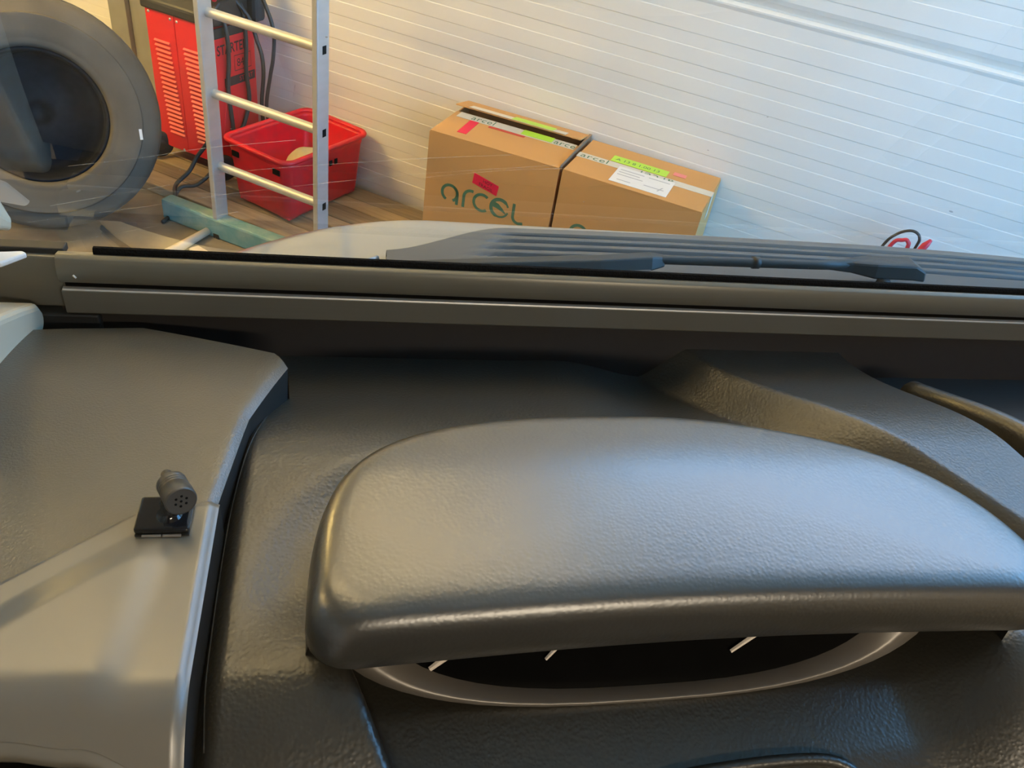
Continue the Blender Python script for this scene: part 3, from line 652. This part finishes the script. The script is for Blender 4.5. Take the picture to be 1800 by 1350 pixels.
# ---------------------------------------------------------------- dashboard
DB = (.2, .35, 1.0)
da = vthing('dashboard', DB, 'black grained van dashboard with a raised instrument hood', 'dashboard')
CX, HA, HB = .214, .232, .150
NL, NR = 3.0, 1.85
def hood_d(x, y):
    nx = NL if x < CX else NR
    s = ((abs(x-CX)/(HA+.004))**nx+(max(0, y-.262)/(HB+.004))**nx)**(1/nx)
    return (s-1)*.19
def zdash(x, y):
    d = hood_d(x, y)
    side = sst(.15, .30, x)
    plat = lerp(1.138, 1.150, side)
    zg = lerp(lerp(1.132, 1.116, side), lerp(1.140, 1.122, side), 1-sst(.25, .31, y))
    zl = lerp(zg, plat, sst(.004, .036, d))
    sr = (x-(.512-.60*(y-.317)))/1.17
    zr = lerp(zg, plat, .35*sst(-.042, .006, sr)+.65*min(1, max(0, (sr+.038)/.038)))
    z = lerp(zl, zr, side)
    if x < .1: z -= .026*(1-sst(-.085, -.062, x))
    z -= lerp(.058, .052, side)*sst(.41, .60, y)
    z -= 2.2*max(0, .25-y)**1.55
    # sunken driver side under the instruments
    xb = .001+(.264-y)*.42
    ins = sst(xb-.004, xb+.014, x)*(1-sst(.38, .47, x))*(1-sst(.300, .306, y))
    zi = 1.0735-.22*max(0, .25-y)-1.2*max(0, .21-y)**1.4
    return lerp(z, min(z, zi), ins)
def xedge(y): return .545-.20*(y-.442)
def dash_fn(u, v):
    y = lerp(.04, .612, v); x = lerp(-.086, xedge(y), u)
    return Vector((x, y, zdash(x, y)))
dt = MB().grid(dash_fn, 190, 170)
dt.build('dash_top', 'dash', da, DB)
# edge of the dash top dropping to the tray
def te(u, v):
    y = lerp(.04, .612, u); x = xedge(y); return Vector((x+.005*sst(0, .3, v)+.002*v, y, zdash(x, y)-.03*v))
MB().grid(te, 60, 6).build('tray_edge', 'gap', da, DB)
MB().grid(lambda u, v: Vector((lerp(.50, 1.5, u), lerp(.04, .612, v), 1.098-.03*sst(.40, .60, lerp(.04, .612, v))-2.2*max(0, .22-lerp(.04, .612, v))**1.55)), 20, 40).build('tray', 'gap', da, DB)
def rib_ring(y, x, z, w, h):
    return [Vector((x+w*a, y, z+h*b)) for a, b in ((-1, -1.6), (-1, 0), (-.85, .55), (-.4, .92), (0, 1), (.4, .92), (.85, .55), (1, 0), (1, -1.6))]
def rim_at(y):
    zt = 1.150-.052*sst(.41, .60, y)+.004
    return rib_ring(y, .574-.30*(y-.466)+.004, zt-.011, .0105, .011)
MB().rings([rim_at(.12+.42*k/40) for k in range(41)], True, True, closed=False).build('tray_rim', 'dash', da, DB)

MB().prism([(.60, 1.02), (.17, 1.02), (.10, .93), (.07, .70), (.60, .70)], 'x', -.50, 1.50).build('lower_fascia', 'dash', da, DB, bevel=.01)
# thin seam beside the corner block
SE = [(-.050, .520), (-.058, .470), (-.0705, .395), (-.0735, .340), (-.0725, .262), (-.069, .214)]
MB().tube([Vector((p.x, p.y, zdash(p.x, p.y)+.0002)) for p in spline([(a, b, 0) for a, b in SE], 8)], .0007, 6).build('seam', 'gap', da, DB)

# hood as an overhanging cap
def hood_ring(off, z, nb=56, nf=26, nc=6, zlift=0):
    sc = 1.0
    if off < -.02 and z > 1.19: sc = 1+(off+.02)/.125; off = -.02
    a = HA+off; yf = .2325-off; rc = .024; y0 = yf+rc; b = .414+off-y0
    pts = []
    # left front corner -> left side -> back -> right side -> right front corner -> front edge
    for k in range(nc+1):
        t = R(270-90*k/nc); pts.append((CX-a+rc+rc*math.cos(t), yf+rc+rc*math.sin(t)))
    for k in range(1, nb):
        t = PI-PI*k/nb; c, s = math.cos(t), math.sin(t)
        nx = NL if k < nb/2 else NR
        pts.append((CX+a*math.copysign(abs(c)**(2/nx), c), y0+b*abs(s)**(2/nx)))
    for k in range(nc+1):
        t = R(0-90*k/nc); pts.append((CX+a-rc+rc*math.cos(t), yf+rc+rc*math.sin(t)))
    x1, x0 = CX+a-rc, CX-a+rc
    for k in range(1, nf):
        u = k/nf; pts.append((lerp(x1, x0, u), yf+.006*math.sin(PI*u)))
    out = []
    for x, y in pts:
        x = CX+(x-CX)*sc; y = .32+(y-.32)*sc; zz = z+zlift
        if sc < 1: zz = 1.1972+.0016*(1-sc*sc)
        zz -= .010*sst(.34, .42, y)   # falls off towards the windscreen
        out.append(Vector((x, y, zz)))
    return out
HR = [(-.05, 1.159), (-.03, 1.158), (-.006, 1.157), (-.0015, 1.1585), (.001, 1.163), (.0005, 1.172), (-.001, 1.181), (-.0035, 1.1885), (-.007, 1.1933), (-.0115, 1.1957), (-.016, 1.1967), (-.020, 1.1972), (-.032, 1.1995), (-.055, 1.2015), (-.085, 1.2032), (-.115, 1.2042), (-.135, 1.2045)]
ho = MB().rings([hood_ring(a, z) for a, z in HR], False, True).build('instrument_hood', 'hood', da, DB)
# side skirt below the cap (not across the front)
def skirt(off, z):
    r = hood_ring(off, z); return r[6:6+56+1]
MB().rings([skirt(-.004, 1.166), skirt(-.001, 1.15), skirt(.003, 1.130), skirt(.006, 1.09)], closed=False).build('hood_skirt', 'dash', da, DB)

# instrument cluster under the hood
def cp(x, z): return Vector((x, .25+(z-1.08)*.5, z))
def cl_pt(x, z, off): return cp(x, z)+Vector((0, -.894, .447))*off
cluster = MB()
def oval(sx, sz, off, n=56, low=1.079):
    pts = []
    for k in range(n):
        t = 2*PI*k/n; c, s = math.cos(t), math.sin(t)
        pts.append(cl_pt(.198+sx*math.copysign(abs(c)**.72, c), low+.062+sz*(abs(s)**.9*.18 if s > 0 else -abs(s)**.9), off))
    return pts
cb = MB().rings([oval(.186, .060, -.02), oval(.190, .062, .0)], True).build('instrument_cluster', 'gap', da, DB)
MB().rings([oval(.208, .064, -.004), oval(.207, .0635, .003), oval(.192, .0618, .0015), oval(.176, .0600, -.010)]).build('bezel', 'bezel', cb)
MB().rings([oval(.178, .0602, -.0095), oval(.10, .035, -.0095)], False, True).build('lens', 'lens', cb)
for nm, a, b, w in (('needle', (.0545, 1.1015), (.074, 1.115), .0058), ('needle', (.1285, 1.1035), (.139, 1.1145), .0036), ('needle', (.257, 1.1015), (.282, 1.117), .0044)):
    p, q = cl_pt(*a, -.007), cl_pt(*b, -.007); e = (q-p).normalized(); n_ = Vector((0, -.894, .447)); sd = e.cross(n_)*w/2
    mbn = MB(); mbn.add([p-sd*.6, p+sd*.6, q+sd, q-sd, p-sd*.3+n_*.0012, p+sd*.3+n_*.0012, q+sd*.4+n_*.0016, q-sd*.4+n_*.0016],
                        [[3, 2, 1, 0], [4, 5, 6, 7], [0, 1, 5, 4], [1, 2, 6, 5], [2, 3, 7, 6], [3, 0, 4, 7]]).build(nm, 'needle', cb)
for ch in cb.children:
    ch.data.transform(Matrix.Translation(-Vector(DB)))
# steering column shroud edge at the bottom
MB().tube(spline([(.17, .200, 1.062), (.22, .204, 1.066), (.28, .206, 1.067), (.318, .203, 1.065), (.335, .190, 1.058), (.34, .16, 1.045)], 6), .004, 8).build('column_shroud_edge', 'dash', da, DB)
MB().prism([(.165, .05), (.345, .05), (.338, .185), (.315, .2), (.22, .2), (.165, .197)], 'z', 1.03, 1.06).build('column_shroud', 'gap', da, DB, bevel=.004)

# corner cover (textured, higher block at the left, falling away towards the windscreen)
def plin(P, x):
    for (xa, ya), (xb, yb) in zip(P, P[1:]):
        if x <= xb: return lerp(ya, yb, (x-xa)/(xb-xa))
    return P[-1][1]
YT = [(-.36, .158), (-.182, .300), (-.122, .3485), (-.0768, .3575)]
def ytop(x): return plin(YT, x)
def cc_z(y): return 1.1545-.96*max(0, y-.40)**2
def cc_pt(u, v):
    fx = lerp(-.36, -.0775, u); F = Vector((fx, ytop(fx)-.003))
    bx = lerp(-.36, -.0440, u); B = Vector((bx, plin([(-.36, .55), (-.2225, .578), (-.167, .585), (-.055, .533), (-.044, .513)], bx)))
    F1 = Vector((-.0775, ytop(-.0775)-.003)); B1 = Vector((-.044, .513))
    E = Vector((plin([(0, -.0775), (.5, -.066), (1, -.044)], v), plin([(0, F1.y), (.5, .44), (1, .513)], v)))
    p = F.lerp(B, v)+(E-F1.lerp(B1, v))*u**3
    return Vector((p.x, p.y, cc_z(p.y)-.004*sst(.975, 1, u)**2))
MB().grid(cc_pt, 80, 80).build('corner_cover', 'corner', da, DB)
MB().grid(lambda u, v: cc_pt(1, u)+Vector((-.003*v, 0, -.075*v)), 40, 4).build('corner_wall', 'gap', da, DB)
MB().grid(lambda u, v: cc_pt(u, 1)+Vector((0, .002*v, -.075*v)), 40, 4).build('corner_back', 'gap', da, DB)
# smooth trim
def yend(x): return .2135-.0045*sst(-.16, -.125, x)-.012*sst(-.125, -.085, x)
def ztrim(x, y):
    z = 1.1575
    yt = ytop(x)
    dtop = (yt-y)*.78
    z += -.0015*(1-sst(0, .003, dtop))
    dr_ = -.0765-x
    xe = -.099-.10*max(0, .33-y)     # right wall of the dish slants to the left going down
    dish = sst(.014, .034, dtop)*sst(-.006, .016, xe-x)*sst(.215, .245, y)
    z += .0042*dish
    z -= 14*max(0, .240-y)**2
    z -= .004*(1-sst(0, .004, dr_))
    return z
def trim_fn(u, v):
    x = lerp(-.36, -.0755, u); yt = ytop(x); y = lerp(yt, min(yend(x), yt-.01), v)
    return Vector((x, y, ztrim(x, y)))
MB().grid(trim_fn, 120, 100).build('side_trim', 'trimp', da, DB)
MB().grid(lambda u, v: Vector((-.0755+.001*v, lerp(.18, .3575, u), ztrim(-.0755, lerp(.18, .3575, u))-.06*v)), 40, 3).build('side_trim_edge', 'gap', da, DB)
MB().rings([[Vector((x, yend(x)+dy, ztrim(x, yend(x))+dz)) for dy, dz in ((.002, .0005), (-.004, -.002), (-.006, -.006), (-.004, -.012), (.004, -.012))] for x in [-.36+.285*k/30 for k in range(31)]], closed=False).build('vent_lip', 'trimp', da, DB)
MB().box((-.36, .12, 1.09), (-.10, .200, 1.130)).build('air_vent', 'gap', da, DB, bevel=.004)

# ---------------------------------------------------------------- clip-on microphone
MBs = (-.104, .341, 1.1578)
mi = vthing('microphone', MBs, 'small black clip-on microphone on a glossy base at the left of the dashboard', 'microphone')
bp = MB().box((-.0155, -.0125, .0012), (.0155, .0140, .0062)).build('base_plate', 'gloss', mi, bevel=.0018, seg=3)
MB().box((-.0150, -.0128, 0), (.0150, .0142, .0013)).build('adhesive_pad', 'gap', mi)
for a, b in ((-.0110, -.0004), (.0004, .0108)):
    MB().box((a, -.0140, .0004), (b, -.0126, .0018)).build('metal_clip', 'screw', bp, bevel=.0002)
axd = Vector((.42, -.87, .20)).normalized()
q = axd.to_track_quat('Z', 'Y').to_matrix().to_4x4()
c0 = Vector((.0080, .0025, .0205))
TM = Matrix.Translation(c0) @ q
MB().lathe([(.0025, -.024), (.0032, -.023), (.0036, -.016), (.004, -.014), (.0078, -.0125), (.0088, -.011), (.0088, -.0075), (.0082, -.007), (.0088, -.0065), (.0088, -.0052), (.0082, -.0047), (.0088, -.0042), (.0088, -.0029), (.0082, -.0024), (.0089, -.0019), (.0092, .0085), (.0090, .0095), (.0084, .0098)], TM, 40).build('capsule', 'mic', mi)
fc = MB().lathe([(.0086, .0096), (.006, .0094), (0, .0094)], TM, 40).build('front_face', 'mic', mi)
for k in range(7):
    p = (0, 0) if k == 6 else (.0034*math.cos(PI*k/3+.3), .0034*math.sin(PI*k/3+.3))
    MB().lathe([(.0008, .0), (.0007, .0003), (0, .0003)], TM @ Matrix.Translation((p[0], p[1], .0094)), 10).build('sound_hole', 'black', fc)
MB().lathe([(.0075, .0062), (.0060, .008), (.0045, .010), (.0045, .016), (.003, .018)], Matrix.Translation((.003, -.001, 0)), 20).build('swivel', 'gloss', mi)
